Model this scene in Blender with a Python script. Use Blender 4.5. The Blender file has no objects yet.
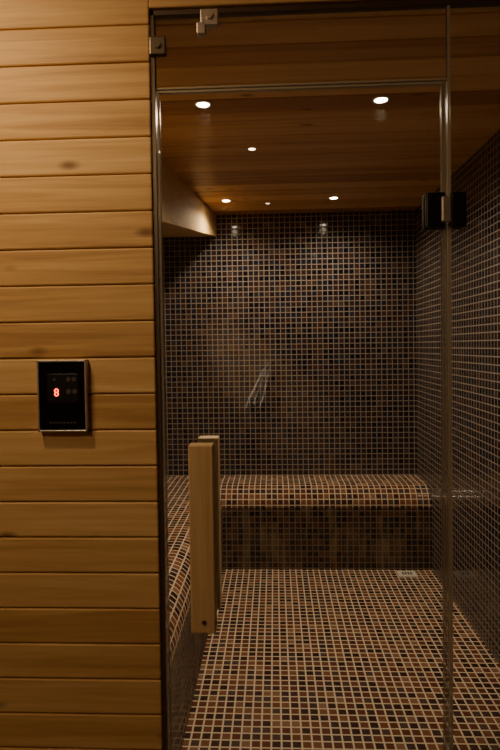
import bpy, bmesh, math, random
from mathutils import Matrix, Vector
random.seed(3)
S = bpy.context.scene
COL = S.collection

# ---------------- constants (metres) ----------------
CAMH=1.40; CEIL=2.30; GY=1.52; BACK=3.84; BF=3.48; BH=0.51
XR=0.96; XL=-0.86; LBX=-0.34; OPX=-0.322; WY=1.50
OC=2.62   # outer ceiling
PITCH=0.036
BP=0.0985; BZ=1.376

# ---------------- helpers ----------------
def new_mat(name):
    m=bpy.data.materials.new(name); m.use_nodes=True
    nt=m.node_tree; nt.nodes.clear()
    out=nt.nodes.new('ShaderNodeOutputMaterial')
    return m,nt,out
def N(nt,t,**k):
    n=nt.nodes.new(t)
    for a,b in k.items(): setattr(n,a,b)
    return n
def L(nt,a,b): nt.links.new(a,b)
def math_n(nt,op,a,b=None,c=None):
    n=N(nt,'ShaderNodeMath',operation=op)
    for i,v in enumerate((a,b,c)):
        if v is None: continue
        if isinstance(v,(int,float)): n.inputs[i].default_value=v
        else: L(nt,v,n.inputs[i])
    return n.outputs[0]
def ramp(nt,fac,stops,interp='LINEAR'):
    r=N(nt,'ShaderNodeValToRGB'); r.color_ramp.interpolation=interp
    e=r.color_ramp.elements
    while len(e)<len(stops): e.new(0.5)
    for i,(p,c) in enumerate(stops):
        e[i].position=p; e[i].color=(*c,1)
    L(nt,fac,r.inputs[0]); return r.outputs[0]

def simple(name,col,rough=0.5,metal=0.0,noise=0.0,emit=None,es=0):
    m,nt,out=new_mat(name)
    p=N(nt,'ShaderNodeBsdfPrincipled')
    p.inputs['Base Color'].default_value=(*col,1)
    p.inputs['Roughness'].default_value=rough
    p.inputs['Metallic'].default_value=metal
    if noise:
        tc=N(nt,'ShaderNodeTexCoord'); nz=N(nt,'ShaderNodeTexNoise'); nz.inputs['Scale'].default_value=60
        L(nt,tc.outputs['Object'],nz.inputs['Vector'])
        r=ramp(nt,nz.outputs['Fac'],[(0.3,tuple(c*(1-noise) for c in col)),(0.7,tuple(min(1,c*(1+noise)) for c in col))])
        L(nt,r,p.inputs['Base Color'])
    if emit:
        p.inputs['Emission Color'].default_value=(*emit,1)
        p.inputs['Emission Strength'].default_value=es
    L(nt,p.outputs[0],out.inputs[0]); return m

def tile_mat(name,stops,grout,rough=0.18,gw=0.085,refl_streaks=False,bump=.2):
    m,nt,out=new_mat(name)
    uv=N(nt,'ShaderNodeUVMap'); uv.uv_map='UVMap'
    sep=N(nt,'ShaderNodeSeparateXYZ'); L(nt,uv.outputs[0],sep.inputs[0])
    u=math_n(nt,'DIVIDE',sep.outputs[0],PITCH); v=math_n(nt,'DIVIDE',sep.outputs[1],PITCH)
    fu=math_n(nt,'FLOOR',u); fv=math_n(nt,'FLOOR',v)
    cu=math_n(nt,'FRACT',u); cv=math_n(nt,'FRACT',v)
    cmb=N(nt,'ShaderNodeCombineXYZ'); L(nt,fu,cmb.inputs[0]); L(nt,fv,cmb.inputs[1])
    wn=N(nt,'ShaderNodeTexWhiteNoise',noise_dimensions='2D'); L(nt,cmb.outputs[0],wn.inputs['Vector'])
    base=ramp(nt,wn.outputs['Value'],stops,'CONSTANT')
    nz=N(nt,'ShaderNodeTexNoise'); nz.inputs['Scale'].default_value=140; L(nt,uv.outputs[0],nz.inputs['Vector'])
    mot=N(nt,'ShaderNodeMapRange'); mot.inputs['To Min'].default_value=0.7; mot.inputs['To Max'].default_value=1.3
    L(nt,nz.outputs['Fac'],mot.inputs[0])
    mul=N(nt,'ShaderNodeVectorMath',operation='SCALE'); L(nt,base,mul.inputs[0]); L(nt,mot.outputs[0],mul.inputs['Scale'])
    du=math_n(nt,'SUBTRACT',0.5,math_n(nt,'ABSOLUTE',math_n(nt,'SUBTRACT',cu,0.5)))
    dv=math_n(nt,'SUBTRACT',0.5,math_n(nt,'ABSOLUTE',math_n(nt,'SUBTRACT',cv,0.5)))
    d=math_n(nt,'MINIMUM',du,dv)
    mr=N(nt,'ShaderNodeMapRange'); mr.inputs['From Min'].default_value=gw-0.02; mr.inputs['From Max'].default_value=gw+0.03
    L(nt,d,mr.inputs[0])
    mix=N(nt,'ShaderNodeMix',data_type='RGBA'); L(nt,mr.outputs[0],mix.inputs[0])
    mix.inputs[6].default_value=(*grout,1); L(nt,mul.outputs[0],mix.inputs[7])
    colo=mix.outputs[2]
    if refl_streaks:   # reflections on the bench face, painted into the colour as pale streaks
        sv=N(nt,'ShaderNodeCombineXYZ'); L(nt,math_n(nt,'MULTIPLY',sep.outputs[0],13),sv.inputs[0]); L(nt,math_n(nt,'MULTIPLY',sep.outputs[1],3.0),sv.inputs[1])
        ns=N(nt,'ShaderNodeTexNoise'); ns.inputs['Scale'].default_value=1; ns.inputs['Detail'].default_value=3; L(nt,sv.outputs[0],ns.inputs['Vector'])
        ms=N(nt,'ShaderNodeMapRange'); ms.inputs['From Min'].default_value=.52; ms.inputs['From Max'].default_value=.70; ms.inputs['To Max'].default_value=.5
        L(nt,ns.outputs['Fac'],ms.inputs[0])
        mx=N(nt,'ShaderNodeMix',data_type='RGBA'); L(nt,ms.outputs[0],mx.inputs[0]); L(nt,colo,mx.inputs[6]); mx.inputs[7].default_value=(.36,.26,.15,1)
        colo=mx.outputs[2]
    p=N(nt,'ShaderNodeBsdfPrincipled'); L(nt,colo,p.inputs['Base Color'])
    rr=N(nt,'ShaderNodeMapRange'); rr.inputs['To Min'].default_value=0.75; rr.inputs['To Max'].default_value=rough
    L(nt,mr.outputs[0],rr.inputs[0]); L(nt,rr.outputs[0],p.inputs['Roughness'])
    bp=N(nt,'ShaderNodeBump'); bp.inputs['Strength'].default_value=bump; bp.inputs['Distance'].default_value=0.002
    L(nt,mr.outputs[0],bp.inputs['Height']); L(nt,bp.outputs[0],p.inputs['Normal'])
    L(nt,p.outputs[0],out.inputs[0]); return m

def wood_mat(name,dark,mid,light,along='X',board=BP,boardaxis='Z',off=0.0,rough=0.45,knots=True,vary=0.25,sc=1.0):
    m,nt,out=new_mat(name)
    tc=N(nt,'ShaderNodeTexCoord'); sep=N(nt,'ShaderNodeSeparateXYZ'); L(nt,tc.outputs['Object'],sep.inputs[0])
    ix={'X':0,'Y':1,'Z':2}
    b=math_n(nt,'FLOOR',math_n(nt,'DIVIDE',math_n(nt,'SUBTRACT',sep.outputs[ix[boardaxis]],off),board))
    wn=N(nt,'ShaderNodeTexWhiteNoise',noise_dimensions='1D'); L(nt,b,wn.inputs['W'])
    sh=math_n(nt,'MULTIPLY',wn.outputs['Value'],37.0)
    A=math_n(nt,'ADD',sep.outputs[ix[along]],sh)
    others=[a for a in 'XYZ' if a!=along]
    def coords(sa,so):
        c=N(nt,'ShaderNodeCombineXYZ')
        L(nt,math_n(nt,'MULTIPLY',A,sa),c.inputs[0])
        for k,o in enumerate(others): L(nt,math_n(nt,'MULTIPLY',sep.outputs[ix[o]],so),c.inputs[k+1])
        return c.outputs[0]
    n1=N(nt,'ShaderNodeTexNoise'); n1.inputs['Scale'].default_value=1; n1.inputs['Detail'].default_value=5; n1.inputs['Distortion'].default_value=0.6
    L(nt,coords(1.6*sc,38*sc),n1.inputs['Vector'])
    n2=N(nt,'ShaderNodeTexNoise'); n2.inputs['Scale'].default_value=1; n2.inputs['Detail'].default_value=3
    L(nt,coords(7,260),n2.inputs['Vector'])
    f=math_n(nt,'ADD',math_n(nt,'MULTIPLY',n1.outputs['Fac'],0.8),math_n(nt,'MULTIPLY',n2.outputs['Fac'],0.2))
    f=math_n(nt,'ADD',f,math_n(nt,'MULTIPLY',math_n(nt,'SUBTRACT',wn.outputs['Value'],0.5),vary))
    colr=ramp(nt,f,[(0.28,dark),(0.5,mid),(0.72,light)])
    last=colr
    if knots:
        vo=N(nt,'ShaderNodeTexVoronoi'); vo.inputs['Scale'].default_value=1; L(nt,coords(4.0,9),vo.inputs['Vector'])
        mk=N(nt,'ShaderNodeMapRange'); mk.inputs['From Min'].default_value=0.04; mk.inputs['From Max'].default_value=0.15
        mk.inputs['To Min'].default_value=0.85; mk.inputs['To Max'].default_value=0.0
        L(nt,vo.outputs['Distance'],mk.inputs[0])
        mx=N(nt,'ShaderNodeMix',data_type='RGBA'); L(nt,mk.outputs[0],mx.inputs[0]); L(nt,colr,mx.inputs[6])
        mx.inputs[7].default_value=(dark[0]*.35,dark[1]*.26,dark[2]*.25,1); last=mx.outputs[2]
    p=N(nt,'ShaderNodeBsdfPrincipled'); L(nt,last,p.inputs['Base Color']); p.inputs['Roughness'].default_value=rough
    bp=N(nt,'ShaderNodeBump'); bp.inputs['Strength'].default_value=0.06; bp.inputs['Distance'].default_value=0.002
    L(nt,n2.outputs['Fac'],bp.inputs['Height']); L(nt,bp.outputs[0],p.inputs['Normal'])
    L(nt,p.outputs[0],out.inputs[0]); return m

def glass_mat():
    m,nt,out=new_mat('clear_glass')
    t=N(nt,'ShaderNodeBsdfTransparent'); t.inputs[0].default_value=(0.96,0.96,0.94,1)
    g=N(nt,'ShaderNodeBsdfGlossy'); g.inputs['Roughness'].default_value=0.01
    fr=N(nt,'ShaderNodeFresnel'); fr.inputs['IOR'].default_value=1.55
    mx=N(nt,'ShaderNodeMixShader'); L(nt,fr.outputs[0],mx.inputs[0]); L(nt,t.outputs[0],mx.inputs[1]); L(nt,g.outputs[0],mx.inputs[2])
    L(nt,mx.outputs[0],out.inputs[0]); return m
def seal_mat(name,col,tr):
    m,nt,out=new_mat(name)
    t=N(nt,'ShaderNodeBsdfTransparent')
    p=N(nt,'ShaderNodeBsdfPrincipled'); p.inputs['Base Color'].default_value=(*col,1); p.inputs['Roughness'].default_value=0.3
    mx=N(nt,'ShaderNodeMixShader'); mx.inputs[0].default_value=1-tr; L(nt,t.outputs[0],mx.inputs[1]); L(nt,p.outputs[0],mx.inputs[2])
    L(nt,mx.outputs[0],out.inputs[0]); return m

def obj(name,bm,mats,parent=None,smooth=False):
    me=bpy.data.meshes.new(name); bm.to_mesh(me); bm.free()
    o=bpy.data.objects.new(name,me); COL.objects.link(o)
    for m in (mats if isinstance(mats,(list,tuple)) else [mats]): me.materials.append(m)
    if parent: o.parent=parent
    if smooth:
        for p in me.polygons: p.use_smooth=True
    return o
def empty(name,loc=(0,0,0)):
    e=bpy.data.objects.new(name,None); e.empty_display_size=0.05; COL.objects.link(e); return e
def add_box(bm,x0,x1,y0,y1,z0,z1,bev=0.0,mi=0,seg=2):
    t=bmesh.new(); bmesh.ops.create_cube(t,size=1)
    for v in t.verts:
        v.co=Vector(((x0+x1)/2+v.co.x*(x1-x0),(y0+y1)/2+v.co.y*(y1-y0),(z0+z1)/2+v.co.z*(z1-z0)))
    if bev: bmesh.ops.bevel(t,geom=t.edges[:],offset=bev,segments=seg,affect='EDGES',profile=0.5)
    for f in t.faces: f.material_index=mi
    me=bpy.data.meshes.new('t'); t.to_mesh(me); t.free(); bm.from_mesh(me); bpy.data.meshes.remove(me)
def box(name,x0,x1,y0,y1,z0,z1,mat,bev=0.0,parent=None):
    bm=bmesh.new(); add_box(bm,x0,x1,y0,y1,z0,z1,bev); return obj(name,bm,mat,parent)
def add_cyl(bm,c,r0,r1,z0,z1,seg=32,mi=0,axis='Z'):
    t=bmesh.new(); bmesh.ops.create_cone(t,cap_ends=True,segments=seg,radius1=r0,radius2=r1,depth=z1-z0)
    for v in t.verts: v.co.z+=(z0+z1)/2
    if axis=='Y':
        for v in t.verts: v.co=Vector((v.co.x,v.co.z,v.co.y))
    for v in t.verts: v.co+=Vector(c)
    for f in t.faces: f.material_index=mi
    bmesh.ops.recalc_face_normals(t,faces=t.faces[:])
    me=bpy.data.meshes.new('t'); t.to_mesh(me); t.free(); bm.from_mesh(me); bpy.data.meshes.remove(me)
def tiled_slab(name,x0,x1,y0,y1,z0,z1,mat):
    o=box(name,x0,x1,y0,y1,z0,z1,mat)
    me=o.data; uvl=me.uv_layers.new(name='UVMap')
    for p in me.polygons:
        n=p.normal
        for li in p.loop_indices:
            co=me.vertices[me.loops[li].vertex_index].co
            if abs(n.x)>.5: uv=(co.y,co.z)
            elif abs(n.y)>.5: uv=(co.x,co.z)
            else: uv=(co.x,co.y)
            uvl.data[li].uv=(uv[0]+10,uv[1]+10)
    return o

# ---------------- materials ----------------
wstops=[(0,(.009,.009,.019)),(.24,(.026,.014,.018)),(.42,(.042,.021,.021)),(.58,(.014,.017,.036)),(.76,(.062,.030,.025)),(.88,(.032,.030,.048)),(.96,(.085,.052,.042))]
fstops=[(0,(.05,.022,.018)),(.2,(.15,.05,.028)),(.42,(.21,.08,.042)),(.58,(.07,.036,.034)),(.74,(.26,.115,.062)),(.86,(.10,.062,.055)),(.95,(.31,.17,.10))]
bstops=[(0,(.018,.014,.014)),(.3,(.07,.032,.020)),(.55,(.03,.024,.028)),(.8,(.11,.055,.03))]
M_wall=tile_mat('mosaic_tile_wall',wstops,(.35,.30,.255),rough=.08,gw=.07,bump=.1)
M_floor=tile_mat('mosaic_tile_floor',fstops,(.84,.71,.54),rough=.22,gw=.082)
M_bench=tile_mat('mosaic_tile_bench',fstops,(.76,.63,.47),rough=.10,gw=.076)
M_face=tile_mat('mosaic_tile_bench_face',bstops,(.24,.18,.125),rough=.12,gw=.07,refl_streaks=True)
M_board=wood_mat('pine_boards',(.50,.28,.10),(.70,.44,.175),(.84,.58,.27),'X',BP,'Z',off=BZ-20*BP,vary=.25,rough=.6)
M_ceil=wood_mat('ceiling_boards',(.42,.20,.07),(.64,.35,.135),(.80,.49,.21),'X',.12,'Y',off=GY+.06,rough=.42,vary=.5,sc=.6)
M_soff=wood_mat('soffit_wood',(.68,.44,.18),(.78,.53,.24),(.86,.61,.30),'Y',.5,'X',knots=False,vary=.1,rough=.6)
M_handle=wood_mat('handle_wood',(.62,.40,.19),(.74,.52,.27),(.84,.62,.35),'Z',.3,'X',knots=False,vary=.1)
M_glass=glass_mat()
M_edge=seal_mat('glass_edge',(.56,.48,.35),.3)
M_seal=seal_mat('clear_door_seal',(.38,.31,.22),.5)
M_steel=simple('brushed_steel',(.75,.70,.62),.35,.75,.08)
M_dsteel=simple('dark_steel',(.20,.16,.12),.35,.8)
M_black=simple('black_glass',(.006,.006,.006),.12)
M_bplast=simple('black_plastic',(.012,.011,.010),.35)
M_led=simple('red_led',(.2,.01,.0),.5,emit=(1,.05,.015),es=8)
M_btn=simple('dim_button_print',(.05,.035,.03),.5,emit=(.6,.35,.25),es=.015)
M_bulb=simple('lamp_glow',(1,.9,.7),.5,emit=(1,.84,.60),es=45)
M_bulb2=simple('small_lamp_glow',(1,.9,.7),.5,emit=(1,.80,.55),es=12)
M_bulb3=simple('faint_lamp_glow',(1,.9,.7),.5,emit=(1,.75,.5),es=4)
M_plaster=simple('hall_plaster',(.26,.17,.10),.8,0,.1)
M_hfloor=simple('hall_floor',(.16,.09,.05),.5,0,.15)
M_white=simple('white_drain_frame',(.9,.87,.8),.4,0.0)
M_refl_cloth=simple('reflection_cloth',(.88,.84,.78),.9,0,.06)

# ---------------- steam room shell ----------------
tiled_slab('floor',XL-.1,XR+.1,1.45,BACK+.1,-.08,0,M_floor)
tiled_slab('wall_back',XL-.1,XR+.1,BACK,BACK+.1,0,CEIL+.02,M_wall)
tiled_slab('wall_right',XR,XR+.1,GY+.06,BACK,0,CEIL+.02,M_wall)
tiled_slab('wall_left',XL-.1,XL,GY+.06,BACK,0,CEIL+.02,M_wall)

# steam-room ceiling: individual planks
bm=bmesh.new(); y=GY+.06; k=0
while y<BACK+.1:
    add_box(bm,XL-.1,XR+.1,y,min(y+.1165,BACK+.1),CEIL,CEIL+.03,bev=.003,seg=1); y+=.12
add_box(bm,XL-.1,XR+.1,GY+.06,BACK+.1,CEIL+.012,CEIL+.06)
obj('ceiling',bm,M_ceil)

# bench: L-shaped sweep with rounded nose
r=.12
prof=[(0.0,0.0),(0.0,BH-r)]
for i in range(1,13):
    a=i/12*math.pi/2
    prof.append((r-r*math.cos(a),BH-r+r*math.sin(a)))
prof.append((BACK-.002-BF,BH))
arc=[0]
for i in range(1,len(prof)):
    arc.append(arc[-1]+math.hypot(prof[i][0]-prof[i-1][0],prof[i][1]-prof[i-1][1]))
bm=bmesh.new(); uvl=bm.loops.layers.uv.new('UVMap')
def quad(ps,uvs,mi=0):
    vs=[bm.verts.new(p) for p in ps]; f=bm.faces.new(vs); f.smooth=True; f.material_index=mi
    for l,u in zip(f.loops,uvs): l[uvl].uv=(u[0]+10,u[1]+10)
Y0=GY+.065
def st(i):
    s,z=prof[i]; return ((LBX-s,Y0,z),(LBX-s,BF+s,z),(XR-.002,BF+s,z))
for i in range(len(prof)-1):
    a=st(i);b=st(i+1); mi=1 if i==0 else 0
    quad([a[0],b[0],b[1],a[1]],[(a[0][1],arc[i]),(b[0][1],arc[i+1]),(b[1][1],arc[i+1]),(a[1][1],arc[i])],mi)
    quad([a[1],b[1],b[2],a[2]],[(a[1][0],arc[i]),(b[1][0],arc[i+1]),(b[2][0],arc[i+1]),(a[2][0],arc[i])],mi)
s=prof[-1][0]; xl=XL+.002; bk=BACK-.002
quad([(LBX-s,Y0,BH),(xl,Y0,BH),(xl,bk,BH),(LBX-s,bk,BH)],[(Y0,arc[-1]),(Y0,arc[-1]+(LBX-s-xl)),(bk,arc[-1]+(LBX-s-xl)),(bk,arc[-1])])
bmesh.ops.remove_doubles(bm,verts=bm.verts[:],dist=1e-5)
bmesh.ops.recalc_face_normals(bm,faces=bm.faces[:])
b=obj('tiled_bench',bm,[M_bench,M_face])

# wedge soffit, top left
bm=bmesh.new()
P=[(-.58,GY+.62,CEIL),(-.385,BACK,CEIL),(-.385,BACK,2.155),(-.58,GY+.62,1.93),
   (XL,GY+.62,CEIL),(XL,BACK,CEIL),(XL,BACK,2.155),(XL,GY+.62,1.93)]
vs=[bm.verts.new(p) for p in P]
for q in ((0,1,2,3),(3,2,6,7),(4,5,1,0),(0,3,7,4),(1,5,6,2),(4,7,6,5)): bm.faces.new([vs[i] for i in q])
bmesh.ops.recalc_face_normals(bm,faces=bm.faces[:])
obj('wall_soffit',bm,M_soff)

# ---------------- outer plank wall ----------------
def planks(name,x0,x1,y0,y1,zlo,zhi):
    bm=bmesh.new(); k=math.floor((zlo-BZ)/BP)
    while True:
        z0=BZ+k*BP; z1=z0+BP-.0024; k+=1
        if z0>=zhi: break
        a=max(z0,zlo); c=min(z1,zhi)
        if c-a<.008: continue
        add_box(bm,x0,x1,y0,y0+.02,a,c,bev=.0042,seg=2)
    add_box(bm,x0+.001,x1-.001,y0+.016,y1,zlo,zhi)
    return obj(name,bm,M_board)
planks('wall_front',-1.9,OPX,WY,GY+.06,0,OC)
box('wall_front_lintel',OPX,XR,WY,GY+.06,2.303,OC,M_board,.003)
planks('wall_front_right',XR,1.9,WY,GY+.06,0,OC)

# ---------------- hall (camera side) ----------------
box('floor_hall',-1.9,1.9,-1.8,1.45,-.08,0,M_hfloor)
bm=bmesh.new(); y=-1.8
while y<WY:
    add_box(bm,-1.9,1.9,y,min(y+.1175,WY),OC,OC+.03,bev=.002,seg=1); y+=.12
add_box(bm,-1.9,1.9,-1.8,WY,OC+.012,OC+.06)
obj('ceiling_hall',bm,M_ceil)
box('wall_hall_left',-2.0,-1.9,-1.8,WY+.08,0,OC,M_plaster)
box('wall_hall_right',1.9,2.0,-1.8,WY+.08,0,OC,M_plaster)
box('wall_hall_rear',-2.0,2.0,-1.9,-1.8,0,OC,M_plaster)

# ---------------- glazing ----------------
DR=.458; DT=2.090
e=empty('glass_partition')
box('fixed_pane',DR+.012,XR,GY-.005,GY+.005,.01,CEIL-.002,M_glass,parent=e)
box('transom_pane',OPX+.012,DR+.012,GY-.005,GY+.005,DT+.008,CEIL-.002,M_glass,parent=e)
box('channel_left',OPX,OPX+.012,GY-.012,GY+.012,0,CEIL,M_dsteel,.001,parent=e)
box('channel_top',OPX,XR,GY-.012,GY+.012,CEIL-.012,CEIL,M_dsteel,parent=e)
box('pane_edge_vertical',DR+.006,DR+.014,GY-.006,GY+.006,.01,CEIL-.012,M_edge,parent=e)
box('transom_edge',OPX+.012,DR+.006,GY-.006,GY+.006,DT+.004,DT+.009,M_edge,parent=e)
bm=bmesh.new(); add_box(bm,OPX+.001,OPX+.044,GY-.026,GY-.007,2.178,2.226,.003); add_cyl(bm,(OPX+.022,0,2.202),.009,.009,GY-.031,GY-.025,axis='Y')
obj('glass_clamp',bm,M_dsteel,e)
bm=bmesh.new(); add_box(bm,-.184,-.136,GY-.03,GY-.007,2.248,2.29,.003); add_box(bm,-.194,-.170,GY-.03,GY-.010,2.226,2.256,.003,0); add_cyl(bm,(-.160,0,2.27),.009,.009,GY-.036,GY-.029,axis='Y')
obj('ceiling_bracket',bm,M_steel,e)

d=empty('glass_door')
box('door_pane',OPX+.018,DR-.002,GY-.005,GY+.005,.012,DT,M_glass,parent=d)
box('top_edge',OPX+.018,DR-.002,GY-.006,GY+.006,DT-.005,DT,M_edge,parent=d)
box('hinge_seal',DR-.010,DR+.003,GY-.008,GY+.008,.012,DT,M_seal,.002,parent=d)
box('lock_seal',OPX+.014,OPX+.022,GY-.008,GY+.008,.012,DT,M_seal,.002,parent=d)
for i,z in enumerate((1.752,.20)):
    bm=bmesh.new()
    add_box(bm,DR-.055,DR-.004,GY-.022,GY-.006,z-.046,z+.046,.004,0)
    add_box(bm,DR+.010,DR+.050,GY-.022,GY-.006,z-.046,z+.046,.004,0)
    add_box(bm,DR-.055,DR-.004,GY+.006,GY+.022,z-.046,z+.046,.004,0)
    add_box(bm,DR+.010,DR+.050,GY+.006,GY+.022,z-.046,z+.046,.004,0)
    add_box(bm,DR-.016,DR+.010,GY-.027,GY-.005,z-.034,z+.034,.004,1)
    for dx in (-.042,.036):
        for dz in (-.028,.028): add_cyl(bm,(DR+.003+dx,0,z+dz),.005,.005,GY-.0245,GY-.021,axis='Y',mi=0)
    obj('hinge_%d'%(i+1),bm,[M_bplast,M_steel],d)
# wooden pull handle, both sides of the glass
hx=-.192; hz0=.650; hz1=1.146
bm=bmesh.new()
add_box(bm,hx-.035,hx+.030,GY-.082,GY-.042,hz0,hz1,.004,0)
add_box(bm,hx-.026,hx+.032,GY+.030,GY+.075,hz0+.01,hz1,.004,0)
for z in (hz0+.06,hz1-.06):
    add_cyl(bm,(hx,0,z),.008,.008,GY-.05,GY+.04,axis='Y',mi=1)
    add_cyl(bm,(hx,0,z),.016,.016,GY-.012,GY-.006,axis='Y',mi=1)
    add_cyl(bm,(hx,0,z),.016,.016,GY+.006,GY+.012,axis='Y',mi=1)
add_cyl(bm,(hx,0,hz0+.03),.006,.006,GY-.0835,GY-.081,axis='Y',mi=1)
obj('pull_handle',bm,[M_handle,M_dsteel],d)

# ---------------- control panel ----------------
cx,cz=-.573,1.273
c=empty('sauna_control_panel')
fy=WY-.001
w,h=.0675,.097
bm=bmesh.new()
t=.0050
add_box(bm,cx-w,cx-w+t,fy-.018,fy,cz-h,cz+h,.001)
add_box(bm,cx+w-t,cx+w,fy-.018,fy,cz-h,cz+h,.001)
add_box(bm,cx-w,cx+w,fy-.018,fy,cz+h-t,cz+h,.001)
add_box(bm,cx-w,cx+w,fy-.018,fy,cz-h,cz-h+t,.001)
obj('frame',bm,M_steel,c)
box('face',cx-w+t,cx+w-t,fy-.014,fy,cz-h+t,cz+h-t,M_black,.001,c)
box('display_window',cx-.040,cx+.044,fy-.016,fy-.0135,cz-.018,cz+.060,M_bplast,.001,c)
bm=bmesh.new()
def digit(bm,x,z,s,segs):
    W=s*.5;T=s*.3
    D={'a':(x,z+s,W,T),'g':(x,z,W,T),'d':(x,z-s,W,T)}
    for k_ in segs:
        if k_ in D:
            X,Z,ww,tt=D[k_]; add_box(bm,X-ww+T*.5,X+ww-T*.5,fy-.0172,fy-.0158,Z-tt/2,Z+tt/2)
        else:
            X={'b':x+W,'c':x+W,'e':x-W,'f':x-W}[k_]; Z0={'b':z,'f':z,'c':z-s,'e':z-s}[k_]
            add_box(bm,X-T/2,X+T/2,fy-.0172,fy-.0158,Z0+T*.5,Z0+s-T*.5)
digit(bm,cx-.015,cz+.010,.0088,'abcdefg')
obj('led_digits',bm,M_led,c)
bm=bmesh.new()
for (dx,dz,rr) in ((.018,.045,.006),(.033,.045,.006),(.018,.012,.007),(.035,.012,.007),(-.02,.045,.004)):
    add_cyl(bm,(cx+dx,0,cz+dz),rr,rr,fy-.0172,fy-.0158,axis='Y',seg=20)
for k in range(8): add_box(bm,cx-.036+k*.0095,cx-.030+k*.0095,fy-.0148,fy-.0138,cz-.074,cz-.070)
obj('buttons',bm,M_btn,c)

# ---------------- drain ----------------
bm=bmesh.new(); X,Y=.79,3.41
add_box(bm,X-.055,X+.055,Y-.040,Y+.040,.0005,.006,.001,0)
for k in range(4): add_box(bm,X-.03+k*.016,X-.020+k*.016,Y-.02,Y+.02,.0055,.0068,0,1)
obj('floor_drain',bm,[M_white,M_bplast])

# ---------------- unseen towel, added for a pale reflection in the door glass ----------------
tw=empty('reflection_towel')
bm=bmesh.new(); nx,nz=16,20; x0,z1=-.06,1.26
g=[]
for j in range(nz+1):
    row=[]; v=j/nz
    wd=.02+.06*min(1,v*1.4)
    for i in range(nx+1):
        u=i/nx-.5
        x=x0-.12*v+u*2*wd; y=-1.76+.025*math.sin(u*18+v*2)*(.3+v); z=z1-.36*v-.07*abs(u)
        row.append(bm.verts.new((x,y,z)))
    g.append(row)
for j in range(nz):
    for i in range(nx): bm.faces.new((g[j][i],g[j][i+1],g[j+1][i+1],g[j+1][i]))
to=obj('reflected_cloth',bm,M_refl_cloth,tw,True); sm=to.modifiers.new('s','SOLIDIFY'); sm.thickness=.006
bm=bmesh.new(); add_cyl(bm,(x0,0,1.265),.022,.022,-1.80,-1.795,axis='Y'); add_cyl(bm,(x0,0,1.265),.007,.007,-1.795,-1.74,axis='Y'); add_cyl(bm,(x0,0,1.265),.011,.011,-1.745,-1.735,axis='Y')
obj('added_hook',bm,M_steel,tw)

# ---------------- lights ----------------
def downlight(x,y,zc,R,power,bulb,name='recessed_downlight',ang=120,col=(1,.78,.53),aim=None,blend=.8):
    e=empty(name)
    bm=bmesh.new()
    seg=40; prof=[(R*1.35,0.0),(R*1.32,-.004),(R*1.05,-.005),(R*.98,-.002),(R*.95,.0)]
    rings=[[bm.verts.new((x+a*math.cos(t),y+a*math.sin(t),zc+b)) for t in [2*math.pi*i/seg for i in range(seg)]] for a,b in prof]
    for q in range(len(rings)-1):
        for i in range(seg):
            bm.faces.new((rings[q][i],rings[q][(i+1)%seg],rings[q+1][(i+1)%seg],rings[q+1][i]))
    bmesh.ops.recalc_face_normals(bm,faces=bm.faces[:])
    obj('trim_ring',bm,M_steel,e,True)
    bm=bmesh.new(); add_cyl(bm,(x,y,zc),R*.85,R*.95,-.004,-.0005)
    obj('lens',bm,bulb,e)
    if power:
        l=bpy.data.lights.new('lamp','SPOT'); l.energy=power; l.color=col; l.spot_size=math.radians(ang); l.spot_blend=blend; l.shadow_soft_size=R
        o=bpy.data.objects.new('lamp',l); COL.objects.link(o); o.location=(x,y,zc-.045); o.parent=e
        if aim:
            o.rotation_euler=(Vector(aim)-Vector(o.location)).to_track_quat('-Z','Y').to_euler()
    return e
for (x,y,pw) in ((-.252,2.09,29),(.403,2.10,29),(-.284,3.46,20),(.375,3.46,20)):
    downlight(x,y,CEIL,.024,pw,M_bulb,ang=162,blend=1.0)
downlight(-.09,2.57,CEIL,.016,0,M_bulb2,name='starlight')
downlight(-.03,3.55,CEIL,.014,0,M_bulb3,name='starlight')
# hall lamps, out of view; wall fill and towel spot are added
HC=(1,.68,.36)
downlight(-.95,.95,OC,.04,27,M_bulb,ang=170,col=HC)
downlight(-1.2,-.2,OC,.04,27,M_bulb,ang=110,col=HC,aim=(-.5,1.5,1.6))  # added fill from behind the camera, brightens plank wall and handle
downlight(-1.45,-1.1,OC,.04,480,M_bulb,ang=20,col=(1,.82,.64),aim=(-.12,-1.78,1.08))  # added narrow spot, lights the towel so its reflection shows

w=bpy.data.worlds.new('world'); S.world=w; w.use_nodes=True
bg=w.node_tree.nodes['Background']; bg.inputs[0].default_value=(.5,.3,.15,1); bg.inputs[1].default_value=.05

# ---------------- camera ----------------
cd=bpy.data.cameras.new('camera'); cam=bpy.data.objects.new('camera',cd); COL.objects.link(cam)
cd.sensor_width=36; cd.lens=560/750*36; cd.clip_start=.02
cd.shift_y=-14/750
yaw=math.radians(2.5); pit=math.radians(1.5); roll=math.radians(-.8)
Rm=Matrix.Rotation(yaw,4,'Z')@Matrix.Rotation(math.pi/2-pit,4,'X')@Matrix.Rotation(roll,4,'Z')
cam.matrix_world=Matrix.Translation((0,0,CAMH))@Rm
S.camera=cam
